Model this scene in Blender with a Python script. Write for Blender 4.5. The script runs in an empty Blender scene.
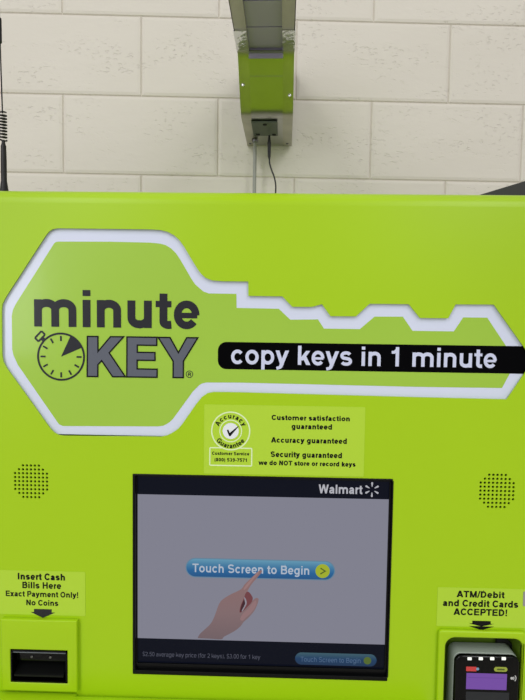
import bpy, bmesh, math, random
from mathutils import Vector, Matrix

random.seed(4)
SC = bpy.context.scene
COL = SC.collection
PI = math.pi

# ---------------------------------------------------------------- camera
FPX = 529.0
ROLL, PITCH, YAW = math.radians(-0.7815), math.radians(-3.3298), math.radians(1.2364)
CAM = Vector((0.0, -0.635, 1.5))
_Rr = Matrix(((math.cos(ROLL), 0, math.sin(ROLL)), (0, 1, 0), (-math.sin(ROLL), 0, math.cos(ROLL))))
_Rp = Matrix(((1, 0, 0), (0, math.cos(PITCH), -math.sin(PITCH)), (0, math.sin(PITCH), math.cos(PITCH))))
_Ry = Matrix(((math.cos(YAW), -math.sin(YAW), 0), (math.sin(YAW), math.cos(YAW), 0), (0, 0, 1)))
RM = _Ry @ _Rp @ _Rr
cd = bpy.data.cameras.new('camera')
cam = bpy.data.objects.new('camera', cd)
COL.objects.link(cam)
cd.sensor_fit = 'VERTICAL'
cd.sensor_height = 24.0
cd.lens = 24.0 * FPX / 700.0
cd.clip_start = 0.01
rx, fy, uz = RM @ Vector((1, 0, 0)), RM @ Vector((0, 1, 0)), RM @ Vector((0, 0, 1))
cam.matrix_world = Matrix(((rx.x, uz.x, -fy.x, CAM.x), (rx.y, uz.y, -fy.y, CAM.y), (rx.z, uz.z, -fy.z, CAM.z), (0, 0, 0, 1)))
SC.camera = cam

# ---------------------------------------------------------------- world, lamps, exposure
w = bpy.data.worlds.new('store_air')
SC.world = w
w.use_nodes = True
bg = w.node_tree.nodes['Background']
bg.inputs[0].default_value = (1.0, 0.98, 0.95, 1)
bg.inputs[1].default_value = 0.48


def area(name, loc, rot, sx, sy, power, color=(1, 1, 1)):
    l = bpy.data.lights.new(name, 'AREA')
    l.shape = 'RECTANGLE'
    l.size, l.size_y = sx, sy
    l.energy = power
    l.color = color
    o = bpy.data.objects.new(name, l)
    COL.objects.link(o)
    o.location = loc
    o.rotation_euler = rot
    return o


area('ceiling_lamp', (-1.6, -3.0, 3.7), (math.radians(48), 0, 0), 0.5, 3.0, 51)
area('ceiling_lamp', (1.6, -3.0, 3.7), (math.radians(48), 0, 0), 0.5, 3.0, 51)
area('ceiling_lamp', (0.0, -0.3, 4.2), (0, 0, 0), 3.6, 0.4, 7, (1, 0.98, 0.94))
area('entrance_daylight', (-3.3, -4.4, 1.95), (math.radians(90), 0, math.radians(-36)), 2.0, 1.7, 30, (0.93, 0.96, 1.0))

SC.view_settings.view_transform = 'Standard'
SC.view_settings.look = 'None'
SC.view_settings.gamma = 1
SC.view_settings.exposure = 0.0
SC.view_settings.use_curve_mapping = False


# ---------------------------------------------------------------- helpers
def lin(c):
    return tuple(((v / 255) / 12.92 if v / 255 <= 0.04045 else ((v / 255 + 0.055) / 1.055) ** 2.4) for v in c) + (1,)


def P(px, py, y=0.0):
    """point of the vertical plane at depth y that the photograph shows at (px, py)"""
    d = RM @ Vector(((px - 262.5) / FPX, 1.0, (350.0 - py) / FPX))
    t = (y - CAM.y) / d.y
    return (CAM.x + d.x * t, CAM.z + d.z * t)


def mat(name, rgb, rough=0.5, metal=0.0, spec=0.5, emit=None, estr=1.0, noise=0.0, nscale=8.0, bump=0.0, bscale=200.0, coat=0.0):
    m = bpy.data.materials.new(name)
    m.use_nodes = True
    nt = m.node_tree
    b = nt.nodes['Principled BSDF']
    c = lin(rgb)
    b.inputs['Base Color'].default_value = c
    b.inputs['Roughness'].default_value = rough
    b.inputs['Metallic'].default_value = metal
    b.inputs['Specular IOR Level'].default_value = spec
    b.inputs['Coat Weight'].default_value = coat
    b.inputs['Coat Roughness'].default_value = 0.08
    if emit:
        b.inputs['Emission Color'].default_value = lin(emit)
        b.inputs['Emission Strength'].default_value = estr
    tc = nt.nodes.new('ShaderNodeTexCoord')
    if noise > 0:
        n = nt.nodes.new('ShaderNodeTexNoise')
        n.inputs['Scale'].default_value = nscale
        n.inputs['Detail'].default_value = 4
        mx = nt.nodes.new('ShaderNodeMix')
        mx.data_type = 'RGBA'
        mx.inputs[6].default_value = tuple(v * (1 - noise) for v in c[:3]) + (1,)
        mx.inputs[7].default_value = tuple(min(1, v * (1 + noise)) for v in c[:3]) + (1,)
        nt.links.new(tc.outputs['Object'], n.inputs['Vector'])
        nt.links.new(n.outputs['Fac'], mx.inputs[0])
        nt.links.new(mx.outputs[2], b.inputs['Base Color'])
    if bump > 0:
        n = nt.nodes.new('ShaderNodeTexNoise')
        n.inputs['Scale'].default_value = bscale
        n.inputs['Detail'].default_value = 3
        bp = nt.nodes.new('ShaderNodeBump')
        bp.inputs['Strength'].default_value = bump
        bp.inputs['Distance'].default_value = 0.001
        nt.links.new(tc.outputs['Object'], n.inputs['Vector'])
        nt.links.new(n.outputs['Fac'], bp.inputs['Height'])
        nt.links.new(bp.outputs['Normal'], b.inputs['Normal'])
    return m


def origin_of(p):
    o = Vector((0, 0, 0))
    while p is not None:
        o += Vector(p.location)
        p = p.parent
    return o


def link(name, verts, faces, material, parent=None, smooth=False, sharp=40):
    """verts in world space -> one mesh object with its origin at its own middle"""
    me = bpy.data.meshes.new(name)
    lo = Vector([min(v[i] for v in verts) for i in range(3)])
    hi = Vector([max(v[i] for v in verts) for i in range(3)])
    c = (lo + hi) / 2
    if parent is None:
        c.z = lo.z
    me.from_pydata([tuple(Vector(v) - c) for v in verts], [], faces)
    me.update()
    bm = bmesh.new()
    bm.from_mesh(me)
    bmesh.ops.remove_doubles(bm, verts=bm.verts, dist=1e-7)
    bmesh.ops.recalc_face_normals(bm, faces=bm.faces) if smooth else None
    if smooth:
        for f in bm.faces:
            f.smooth = True
        for e in bm.edges:
            if len(e.link_faces) == 2 and e.calc_face_angle(0) > math.radians(sharp):
                e.smooth = False
    bm.to_mesh(me)
    bm.free()
    me.materials.append(material)
    o = bpy.data.objects.new(name, me)
    COL.objects.link(o)
    o.parent = parent
    o.location = c - origin_of(parent)
    return o


def empty(name, loc, label, cat, group=None):
    o = bpy.data.objects.new(name, None)
    COL.objects.link(o)
    o.location = loc
    o['label'] = label
    o['category'] = cat
    o.empty_display_size = 0.05
    if group:
        o['group'] = group
    return o


def tag(o, label, cat=None):
    o['label'] = label
    if cat:
        o['category'] = cat
    return o


def plate(name, loops, yf, t, material, parent=None, bevel=0.0, seg=2, smooth=False):
    """flat sheet in the vertical plane, front face at depth yf, thickness t; loops[1:] are holes; loops are (x, z)"""
    cu = bpy.data.curves.new('tmp', 'CURVE')
    cu.dimensions = '2D'
    cu.fill_mode = 'BOTH' if t > 0 else 'FRONT'
    cu.extrude = max(t / 2 - bevel, 0)
    cu.bevel_depth = bevel
    cu.bevel_resolution = seg
    cu.offset = -bevel
    for lp in loops:
        sp = cu.splines.new('POLY')
        sp.points.add(len(lp) - 1)
        for i, p in enumerate(lp):
            sp.points[i].co = (p[0], p[1], 0, 1)
        sp.use_cyclic_u = True
    to = bpy.data.objects.new('tmp', cu)
    COL.objects.link(to)
    dg = bpy.context.evaluated_depsgraph_get()
    me = bpy.data.meshes.new_from_object(to.evaluated_get(dg))
    vs = [(v.co.x, yf + t / 2 - v.co.z, v.co.y) for v in me.vertices]
    fs = [tuple(p.vertices) for p in me.polygons]
    bpy.data.objects.remove(to)
    bpy.data.curves.remove(cu)
    bpy.data.meshes.remove(me)
    return link(name, vs, fs, material, parent, smooth=(bevel > 0 or smooth))


def rrect(x0, z0, x1, z1, r=0.0, n=6):
    if x0 > x1:
        x0, x1 = x1, x0
    if z0 > z1:
        z0, z1 = z1, z0
    if r <= 0:
        return [(x0, z0), (x1, z0), (x1, z1), (x0, z1)]
    out = []
    for cx, cz, a in ((x1 - r, z0 + r, -90), (x1 - r, z1 - r, 0), (x0 + r, z1 - r, 90), (x0 + r, z0 + r, 180)):
        for k in range(n + 1):
            t = math.radians(a + 90 * k / n)
            out.append((cx + r * math.cos(t), cz + r * math.sin(t)))
    return out


def circ(cx, cz, r, n=40):
    return [(cx + r * math.cos(2 * PI * k / n), cz + r * math.sin(2 * PI * k / n)) for k in range(n)]


def pxrect(a, b, y=0.0, r=0.0):
    p, q = P(*a, y), P(*b, y)
    return rrect(p[0], q[1], q[0], p[1], r)


def pxloop(pts, y=0.0):
    return [P(a, b, y) for a, b in pts]


def catmull(pts, n=5, closed=True):
    out = []
    m = len(pts)
    for i in range(m if closed else m - 1):
        p0, p1, p2, p3 = (pts[(i - 1) % m] if closed or i > 0 else pts[0], pts[i], pts[(i + 1) % m],
                          pts[(i + 2) % m] if closed or i + 2 < m else pts[-1])
        for k in range(n):
            t = k / n
            out.append(tuple(0.5 * (2 * p1[j] + (p2[j] - p0[j]) * t + (2 * p0[j] - 5 * p1[j] + 4 * p2[j] - p3[j]) * t * t
                                    + (3 * p1[j] - p0[j] - 3 * p2[j] + p3[j]) * t ** 3) for j in range(len(p1))))
    if not closed:
        out.append(tuple(pts[-1]))
    return out


def box(x0, x1, y0, y1, z0, z1, bev=0.0):
    bm = bmesh.new()
    bmesh.ops.create_cube(bm, size=1)
    for v in bm.verts:
        v.co = Vector(((x0 + x1) / 2 + v.co.x * (x1 - x0), (y0 + y1) / 2 + v.co.y * (y1 - y0), (z0 + z1) / 2 + v.co.z * (z1 - z0)))
    if bev > 0:
        bmesh.ops.bevel(bm, geom=list(bm.edges), offset=bev, segments=3, profile=0.5, affect='EDGES')
    r = bm_data(bm)
    return r


def bm_data(bm):
    bm.verts.ensure_lookup_table()
    bm.verts.index_update()
    vs = [tuple(v.co) for v in bm.verts]
    fs = [tuple(v.index for v in f.verts) for f in bm.faces]
    bm.free()
    return vs, fs


def merge(*ds):
    V, F = [], []
    for v, f in ds:
        n = len(V)
        V += list(v)
        F += [tuple(i + n for i in q) for q in f]
    return V, F


def lathe(prof, cx, cy, axis='z', n=24, base=0.0):
    """prof: (r, h) list; axis z upwards or y to the back"""
    V, F = [], []
    for r, h in prof:
        for k in range(n):
            a = 2 * PI * k / n
            if axis == 'z':
                V.append((cx + r * math.cos(a), cy + r * math.sin(a), base + h))
            else:
                V.append((cx + r * math.cos(a), base + h, cy + r * math.sin(a)))
    for i in range(len(prof) - 1):
        for k in range(n):
            a, b = i * n + k, i * n + (k + 1) % n
            F.append((a, b, b + n, a + n))
    F.append(tuple(range(n)))
    F.append(tuple((len(prof) - 1) * n + k for k in range(n)))
    return V, F


def tube(pts, r, n=10):
    pts = [Vector(p) for p in pts]
    V, F = [], []
    up = Vector((0.123, 0.97, 0.2)).normalized()
    for i, p in enumerate(pts):
        d = (pts[min(i + 1, len(pts) - 1)] - pts[max(i - 1, 0)]).normalized()
        a = d.cross(up)
        if a.length < 0.2:
            a = d.cross(Vector((1, 0, 0)))
        a.normalize()
        b = d.cross(a)
        rr = r[i] if isinstance(r, (list, tuple)) else r
        for k in range(n):
            t = 2 * PI * k / n
            V.append(tuple(p + a * rr * math.cos(t) + b * rr * math.sin(t)))
    for i in range(len(pts) - 1):
        for k in range(n):
            a, b = i * n + k, i * n + (k + 1) % n
            F.append((a, b, b + n, a + n))
    F.append(tuple(range(n)))
    F.append(tuple((len(pts) - 1) * n + k for k in range(n)))
    return V, F


# ---------------------------------------------------------------- a bold grotesque drawn with strokes
def ribbon(pts, w, closed=False):
    n = len(pts)
    L, R = [], []
    for i in range(n):
        p = Vector(pts[i])
        a = Vector(pts[i - 1]) if (i > 0 or closed) else None
        b = Vector(pts[(i + 1) % n]) if (i < n - 1 or closed) else None
        d1 = (p - a).normalized() if a is not None else None
        d2 = (b - p).normalized() if b is not None else None
        if d1 is None:
            d1 = d2
        if d2 is None:
            d2 = d1
        n1, n2 = Vector((-d1.y, d1.x)), Vector((-d2.y, d2.x))
        m = n1 + n2
        m = m.normalized() if m.length > 1e-6 else n1
        k = 1 / max(m.dot(n1), 0.35)
        L.append(tuple(p + m * w / 2 * k))
        R.append(tuple(p - m * w / 2 * k))
    return [[R[i], R[(i + 1) % n], L[(i + 1) % n], L[i]] for i in range(n if closed else n - 1)]


def arc(cx, cy, rx, ry, a0, a1, n=14, e=2.06):
    out = []
    for k in range(n + 1):
        t = math.radians(a0 + (a1 - a0) * k / n)
        c, s = math.cos(t), math.sin(t)
        out.append((cx + rx * math.copysign(abs(c) ** (2 / e), c), cy + ry * math.copysign(abs(s) ** (2 / e), s)))
    return out


def glyph(ch, w):
    """-> advance, list of polygons; em units, capitals 0.72 high, x-height 0.53"""
    h, X, C = w / 2, 0.53, 0.72
    S, Q = [], []                                   # strokes (points, width) and ready polygons

    def st(pts, ww=w, cl=False):
        S.append((pts, ww, cl))

    def vs(x, y0, y1):
        st([(x, y0), (x, y1)])

    def hs(y, x0, x1, ww=w * 0.88):
        st([(x0, y), (x1, y)], ww)

    def dg(x0, y0, x1, y1, k=1.12):
        ww = w * k
        Q.append([(x0 - ww / 2, y0), (x0 + ww / 2, y0), (x1 + ww / 2, y1), (x1 - ww / 2, y1)])
    adv = 0.6
    if ch == ' ':
        return 0.27, []
    if ch in 'nhmr':
        x0 = 0.065 + h
        vs(x0, 0, X if ch != 'h' else C)
        if ch == 'r':
            a = arc(x0 + 0.2, X - h - 0.16, 0.2, 0.165, 170, 92, 8)
            st(a)
            adv = 0.37
        else:
            for i in range(2 if ch == 'm' else 1):
                xs = x0 + i * (0.37 - h * 0.35)
                xe = xs + (0.37 - h * 0.35) if ch == 'm' else 0.545 - h
                rr = (xe - xs) / 2
                st(arc(xs + rr, X - h - 0.125, rr, 0.133, 178, 0) + [(xe, 0)])
            adv = xe + h + 0.065
    elif ch == 'u':
        x0, x1 = 0.065 + h, 0.545 - h
        rr = (x1 - x0) / 2
        st([(x0, X)] + arc(x0 + rr, h + 0.12, rr, 0.128, 180, 362))
        vs(x1, 0, X)
        adv = 0.61
    elif ch in 'il!':
        x0 = 0.065 + h
        if ch == 'i':
            vs(x0, 0, X)
            vs(x0, 0.605, C)
        elif ch == 'l':
            vs(x0, 0, C)
        else:
            vs(x0, 0, 0.135)
            Q.append([(x0 - h * .6, 0.2), (x0 + h * .6, 0.2), (x0 + h, C), (x0 - h, C)])
        adv = 0.13 + w
    elif ch == 'o':
        st(arc(0.3, X / 2, 0.265 - h, X / 2 + 0.008 - h * 0.92, 0, 352, 30), w * 0.97, True)
    elif ch == 'e':
        ry = X / 2 + 0.008 - h * 0.9
        pts = arc(0.29, X / 2, 0.255 - h, ry, -2, 322, 28)
        st(pts, w * 0.95)
        hs(X / 2 - 0.012, 0.1, 0.29 + 0.255 - h * 0.6, w * 0.68)
        adv = 0.57
    elif ch == 'c':
        st(arc(0.29, X / 2, 0.255 - h, X / 2 + 0.008 - h * 0.92, 38, 322, 26), w * 0.96)
        adv = 0.56
    elif ch == 'a':
        xr = 0.49 - h
        st(arc(0.275, X - h - 0.12, xr - 0.275, 0.128, 168, 0) + [(xr, 0.09), (xr + 0.025, 0)], w * 0.95)
        ry = 0.162 - h * 0.9
        st([(xr, X * 0.585), (xr - 0.07, X * 0.555)] + arc(0.205, 0.155, 0.17 - h, ry, 82, 285, 16) + [(xr - 0.02, 0.13)], w * 0.86)
        adv = 0.56
    elif ch in 'bdpqg':
        xs = 0.065 + h if ch in 'bp' else 0.545 - h
        vs(xs, (0 if ch in 'bd' else (-0.2 if ch in 'pq' else -0.04)), (C if ch in 'bd' else X))
        cx = 0.32 if ch in 'bp' else 0.29
        st(arc(cx, X / 2, 0.255 - h, X / 2 + 0.006 - h * 0.92, 0, 352, 28), w * 0.95, True)
        if ch == 'g':
            st(arc(0.29, -0.04, xs - 0.29, 0.175 - h, 0, -155), w * 0.9)
        adv = 0.61
    elif ch == 't':
        x0 = 0.115 + h * .7
        st([(x0, 0.67), (x0, 0.14)] + arc(x0 + 0.1, 0.13, 0.1, 0.135 - h * 0.9, 185, 270, 6) + [(0.325, h * 0.9)])
        hs(X - h * 0.8, 0.015, 0.325, w * 0.78)
        adv = 0.34
    elif ch == 'f':
        x0 = 0.11 + h * .7
        st([(x0, 0), (x0, C - 0.16)] + arc(x0 + 0.11, C - 0.14, 0.11, 0.145 - h * .9, 175, 90, 6) + [(0.34, C - h * 0.9)])
        hs(X - h * 0.8, 0.015, 0.325, w * 0.78)
        adv = 0.34
    elif ch in 'sS':
        T = X if ch == 's' else C
        cx, rx = (0.265, 0.235 - h) if ch == 's' else (0.34, 0.3 - h)
        ry = (T + 0.016 - w * 0.94) / 4
        y1, y0 = T + 0.008 - w * .47 - ry, -0.008 + w * .47 + ry
        up = arc(cx - .005, y1, rx - .008, ry, 22, 235, 16, 2.1)
        lo = arc(cx + .005, y0, rx, ry, 55, -158, 16, 2.1)
        st(up + lo, w * 0.92)
        adv = 0.53 if ch == 's' else 0.68
    elif ch == 'y':
        dg(0.27, 0.0, 0.01 + h * 1.1, X)
        dg(0.2, -0.12, 0.54 - h * 1.1, X)
        st([(0.225, -0.08), (0.17, -0.2 + h * 1.3), (0.05, -0.2 + h * .9)], w * 0.85)
        adv = 0.55
    elif ch == 'v':
        dg(0.27, 0, 0.01 + h * 1.1, X)
        dg(0.27, 0, 0.53 - h * 1.1, X)
        adv = 0.54
    elif ch == 'x':
        dg(0.01 + h * 1.1, 0, 0.52 - h * 1.1, X, 1.25)
        dg(0.52 - h * 1.1, 0, 0.01 + h * 1.1, X, 1.25)
        adv = 0.54
    elif ch == 'w':
        for a, b in ((0.21, 0.08), (0.21, 0.39), (0.57, 0.39), (0.57, 0.70)):
            dg(a, 0, b, X, 0.95)
        adv = 0.78
    elif ch == 'k':
        vs(0.065 + h, 0, C)
        dg(0.12 + h, 0.17, 0.53 - h, X, 1.25)
        dg(0.545 - h, 0, 0.30, 0.34, 1.25)
        adv = 0.56
    elif ch == 'A':
        dg(0.0 + h * 1.1, 0, 0.345, C)
        dg(0.69 - h * 1.1, 0, 0.345, C)
        hs(0.2, 0.15, 0.54)
        adv = 0.69
    elif ch in 'BPRD':
        x0 = 0.07 + h
        vs(x0, 0, C)
        b = w * .88
        if ch == 'D':
            st([(x0, C - b / 2), (0.32, C - b / 2)] + arc(0.32, C / 2, 0.33 - h, C / 2 - b / 2, 90, -90, 18) + [(x0, b / 2)], w * 0.93)
            adv = 0.71
        else:
            yb = 0.33 if ch != 'B' else 0.375
            cy = (C - b / 2 + yb) / 2
            ry = (C - b / 2 - yb) / 2
            rr = 0.2 if ch != 'B' else 0.185
            st([(x0, C - b / 2), (0.42, C - b / 2)] + arc(0.42, cy, rr - h + .02, ry, 90, -90, 12) + [(x0, yb)], w * 0.9)
            if ch == 'B':
                st([(x0, yb), (0.42, yb)] + arc(0.42, (yb + b / 2) / 2, 0.22 - h + .02, (yb - b / 2) / 2, 90, -90, 12) + [(x0, b / 2)], w * 0.9)
            if ch == 'R':
                st([(0.36, yb), (0.46, yb)] + arc(0.46, yb - .11, 0.1, .11, 90, 0, 6) + [(0.57, 0.09), (0.59, 0)], w * 0.95)
            adv = 0.68 if ch != 'P' else 0.64
    elif ch in 'CGO':
        a0, a1 = {'C': (35, 325), 'G': (35, 350), 'O': (0, 353)}[ch]
        st(arc(0.37, C / 2, 0.33 - h, C / 2 + .01 - h * .92, a0, a1, 32), w * 0.95, ch == 'O')
        if ch == 'G':
            st([(0.39, 0.335), (0.68 - h * .6, 0.335)], w * .85)
            vs(0.69 - h * .8, 0, 0.37)
        adv = 0.69 if ch == 'C' else 0.76
    elif ch in 'EFTH':
        if ch == 'T':
            vs(0.31, 0, C)
            hs(C - w * .44, 0.02, 0.6)
            adv = 0.61
        elif ch == 'H':
            vs(0.07 + h, 0, C)
            vs(0.65 - h, 0, C)
            hs(0.38, 0.08, 0.64)
            adv = 0.72
        else:
            vs(0.07 + h, 0, C)
            hs(C - w * .44, 0.08, 0.61)
            hs(0.375, 0.08, 0.58)
            if ch == 'E':
                hs(w * .44, 0.08, 0.62)
            adv = 0.66
    elif ch == 'I':
        vs(0.07 + h, 0, C)
        adv = 0.14 + w
    elif ch == 'M':
        vs(0.07 + h, 0, C)
        vs(0.77 - h, 0, C)
        dg(0.42, 0, 0.07 + h * 1.1, C, 0.95)
        dg(0.42, 0, 0.77 - h * 1.1, C, 0.95)
        adv = 0.84
    elif ch == 'N':
        vs(0.07 + h, 0, C)
        vs(0.65 - h, 0, C)
        dg(0.65 - h * 1.1, 0, 0.07 + h * 1.1, C)
        adv = 0.72
    elif ch == 'W':
        for a, b in ((0.26, 0.01 + h * 1.1), (0.26, 0.47), (0.68, 0.47), (0.68, 0.93 - h * 1.1)):
            dg(a, 0, b, C, 1.0)
        adv = 0.94
    elif ch == 'Y':
        dg(0.33, 0.27, 0.01 + h * 1.2, C, 1.2)
        dg(0.33, 0.27, 0.65 - h * 1.2, C, 1.2)
        vs(0.33, 0, 0.32)
        adv = 0.66
    elif ch == 'K':
        vs(0.07 + h, 0, C)
        dg(0.12 + h, 0.2, 0.67 - h * 1.2, C, 1.3)
        dg(0.70 - h * 1.2, 0, 0.36, 0.44, 1.3)
        adv = 0.71
    elif ch == '1':
        vs(0.37 - h, 0, C)
        st([(0.08, C - 0.2), (0.19, C - 0.19), (0.29, C - 0.1)], w * 0.8)
        adv = 0.55
    elif ch == '0':
        st(arc(0.28, C / 2, 0.25 - h, C / 2 - h * .92, 0, 353, 28), w * 0.97, True)
        adv = 0.56
    elif ch == '8':
        st(arc(0.28, 0.535, 0.215 - h, 0.185 - h * .92, 0, 350, 22), w * 0.92, True)
        st(arc(0.28, 0.19, 0.25 - h, 0.2 - h * .92, 0, 350, 22), w * 0.92, True)
        adv = 0.56
    elif ch == '2':
        st(arc(0.28, 0.5, 0.24 - h, 0.22 - h, 165, -30, 14) + [(0.12, 0.11), (0.1, 0.06)], w * 0.95)
        hs(w * .44, 0.05, 0.52)
        adv = 0.56
    elif ch == '3':
        st(arc(0.27, 0.53, 0.22 - h, 0.19 - h * .92, 160, -90, 14), w * 0.92)
        st(arc(0.27, 0.2, 0.25 - h, 0.2 - h * .92, 90, -160, 14), w * 0.92)
        adv = 0.56
    elif ch == '5':
        hs(C - w * .44, 0.11, 0.5)
        st([(0.14, C - .03), (0.1, 0.36)], w * .9)
        st([(0.1, 0.37)] + arc(0.27, 0.24, 0.25 - h, 0.24 - h * .92, 110, -155, 16), w * 0.92)
        adv = 0.56
    elif ch == '7':
        hs(C - w * .44, 0.04, 0.52)
        st([(0.47, C - w * .5), (0.3, 0.35), (0.22, 0)], w * 0.95)
        adv = 0.56
    elif ch == '9':
        st(arc(0.28, 0.49, 0.24 - h, 0.23 - h * .92, 0, 350, 22), w * 0.92, True)
        st([(0.52 - h, 0.5), (0.5 - h, 0.25)] + arc(0.26, 0.22, 0.22 - h, 0.22 - h * .92, 0, -150, 12), w * 0.92)
        adv = 0.56
    elif ch == '$':
        a, q = glyph('S', w * .9)
        Q += [[(x * .83, y) for x, y in p] for p in q]
        st([(0.28, -0.07), (0.28, 0.79)], w * .5)
        adv = 0.57
    elif ch == '.':
        vs(0.07 + h, 0, 0.14)
        adv = 0.28
    elif ch == ',':
        vs(0.07 + h, 0, 0.14)
        st([(0.07 + w * .8, 0.05), (0.09, -0.13)], w * .5)
        adv = 0.28
    elif ch == '(':
        st(arc(0.36, 0.27, 0.29 - h, 0.48, 130, 230, 10, 2), w * .85)
        adv = 0.33
    elif ch == ')':
        st(arc(-0.03, 0.27, 0.29 - h, 0.48, 50, -50, 10, 2), w * .85)
        adv = 0.33
    elif ch == '-':
        hs(0.26, 0.04, 0.3)
        adv = 0.34
    elif ch == '/':
        dg(0.03, -0.02, 0.25, C + .02, 0.8)
        adv = 0.28
    for pts, ww, cl in S:
        Q += ribbon(pts, ww, cl)
    return adv, Q


def text_polys(s, wt, track=0.0):
    x, out = 0.0, []
    for ch in s:
        a, q = glyph(ch, wt)
        out += [[(px + x, py) for px, py in p] for p in q]
        x += a + track
    return out


def put_polys(name, polys, y, material, parent):
    V, F = [], []
    for p in polys:
        n = len(V)
        area2 = sum(p[i][0] * p[(i + 1) % len(p)][1] - p[(i + 1) % len(p)][0] * p[i][1] for i in range(len(p)))
        if area2 < 0:
            p = p[::-1]
        ly = y - (len(F) % 50) * 1e-6
        V += [(a, ly, b) for a, b in p]
        F.append(tuple(range(n, n + len(p))))
    return link(name, V, F, material, parent)


def fit_text(s, px0, px1, base, cap, wt=0.14, plane=0.0, track=0.0):
    """text between photo columns px0 and px1, baseline and capital height in photo rows"""
    polys = text_polys(s, wt, track)
    x0 = min(p[0] for q in polys for p in q)
    x1 = max(p[0] for q in polys for p in q)
    mid = (px0 + px1) / 2
    A, B = P(px0, base, plane), P(px1, base, plane)
    zb = P(mid, base, plane)[1]
    em = (P(mid, base - cap, plane)[1] - zb) / 0.72
    k = (B[0] - A[0]) / (x1 - x0)
    return [[(A[0] + (a - x0) * k, zb + b * em) for a, b in q] for q in polys]


def ring(cx, cz, r, t, n=48):
    return ribbon(circ(cx, cz, r, n), t, True)


def fan(loop):
    c = (sum(p[0] for p in loop) / len(loop), sum(p[1] for p in loop) / len(loop))
    return [[c, loop[i], loop[(i + 1) % len(loop)]] for i in range(len(loop))]


# ---------------------------------------------------------------- materials
GREEN = (167, 206, 18)
m_green = mat('green_powder_coat', GREEN, 0.34, spec=0.33, noise=0.03, nscale=3, bump=0.05, bscale=600)
m_sticker = mat('green_vinyl_label', (180, 216, 56), 0.3, spec=0.35, noise=0.02)
m_field = mat('green_acrylic', (160, 200, 60), 0.22, noise=0.02, coat=0.35)
m_white = mat('white_acrylic', (216, 222, 244), 0.2, coat=0.35, noise=0.01)
m_black = mat('black_print', (10, 10, 12), 0.4, spec=0.2)
m_charcoal = mat('charcoal_print', (36, 36, 43), 0.3, spec=0.25, coat=0.12)
m_grey = mat('grey_print', (94, 98, 110), 0.3, spec=0.3, coat=0.1)
m_bar = mat('black_bar_print', (2, 2, 4), 0.3, spec=0.05, coat=0.0)
m_lav = mat('pale_lettering', (205, 210, 236), 0.4)
m_bezel = mat('black_bezel_plastic', (6, 7, 8), 0.3, spec=0.2, bump=0.05)
m_dark = mat('dark_interior', (12, 14, 8), 0.8)
m_wprint = mat('pale_green_print', (226, 244, 190), 0.4)
m_metal = mat('galvanised_sheet', (176, 176, 172), 0.28, metal=1.0, noise=0.08, nscale=12, bump=0.06, bscale=60)
m_rail = mat('galvanised_rail', (176, 174, 160), 0.36, metal=1.0, noise=0.2, nscale=25, bump=0.5, bscale=60)
m_strap = mat('polished_strap', (235, 235, 240), 0.12, metal=1.0, bump=1.0, bscale=70)
m_panelmetal = mat('blue_grey_sheet', (154, 146, 176), 0.42, metal=0.0, noise=0.05)
m_screw = mat('screw_steel', (120, 120, 120), 0.35, metal=1.0)
m_outlet = mat('dark_outlet', (70, 78, 66), 0.45, noise=0.1)
m_conduit = mat('grey_painted_conduit', (150, 150, 146), 0.45)
m_rubber = mat('black_rubber', (14, 14, 15), 0.5, noise=0.1, nscale=60)
m_antwire = mat('black_steel_wire', (22, 22, 24), 0.35, metal=0.3)
m_slant = mat('dark_grey_sheet', (44, 44, 42), 0.6, noise=0.1)
m_termgrey = mat('grey_plastic', (160, 170, 160), 0.5, noise=0.03)
m_termblack = mat('gloss_black_plastic', (4, 4, 5), 0.15, spec=0.2)
m_chrome = mat('lit_indicator', (240, 240, 240), 0.3)
m_floor = mat('polished_store_floor', (196, 192, 182), 0.3, noise=0.05)
m_silver = mat('silver_edge', (120, 125, 135), 0.3, metal=0.8)


def screen_mat(name, rgb, k=1.0):
    return mat(name, (2, 2, 3), 0.22, emit=rgb, estr=k, spec=0.08)


# painted block
m_block = bpy.data.materials.new('cream_painted_block')
m_block.use_nodes = True
nt = m_block.node_tree
b = nt.nodes['Principled BSDF']
b.inputs['Roughness'].default_value = 0.55
tc = nt.nodes.new('ShaderNodeTexCoord')
n1 = nt.nodes.new('ShaderNodeTexNoise')
n1.inputs['Scale'].default_value = 3.0
n1.inputs['Detail'].default_value = 5
n2 = nt.nodes.new('ShaderNodeTexNoise')
n2.inputs['Scale'].default_value = 105
n2.inputs['Detail'].default_value = 2
n3 = nt.nodes.new('ShaderNodeTexNoise')
n3.inputs['Scale'].default_value = 9
n3.inputs['Detail'].default_value = 3
r2 = nt.nodes.new('ShaderNodeValToRGB')          # thin pits
r2.color_ramp.elements[0].position = 0.315
r2.color_ramp.elements[1].position = 0.40
r3 = nt.nodes.new('ShaderNodeValToRGB')          # only in patches
r3.color_ramp.elements[0].position = 0.43
r3.color_ramp.elements[1].position = 0.60
mul = nt.nodes.new('ShaderNodeMath')
mul.operation = 'MULTIPLY'
inv = nt.nodes.new('ShaderNodeMath')
inv.operation = 'SUBTRACT'
inv.inputs[0].default_value = 1.0
mixc = nt.nodes.new('ShaderNodeMix')
mixc.data_type = 'RGBA'
mixc.inputs[6].default_value = lin((207, 201, 190))
mixc.inputs[7].default_value = lin((218, 212, 203))
bmp = nt.nodes.new('ShaderNodeBump')
bmp.inputs['Strength'].default_value = 0.7
bmp.inputs['Distance'].default_value = 0.0016
bmp.invert = True
bm2 = nt.nodes.new('ShaderNodeBump')
bm2.inputs['Strength'].default_value = 0.5
bm2.inputs['Distance'].default_value = 0.002
n4 = nt.nodes.new('ShaderNodeTexNoise')
n4.inputs['Scale'].default_value = 30
n4.inputs['Detail'].default_value = 4
L = nt.links.new
mp = nt.nodes.new('ShaderNodeMapping')
mp.inputs['Scale'].default_value = (0.75, 1, 1.5)
L(tc.outputs['Object'], mp.inputs[0])
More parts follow.
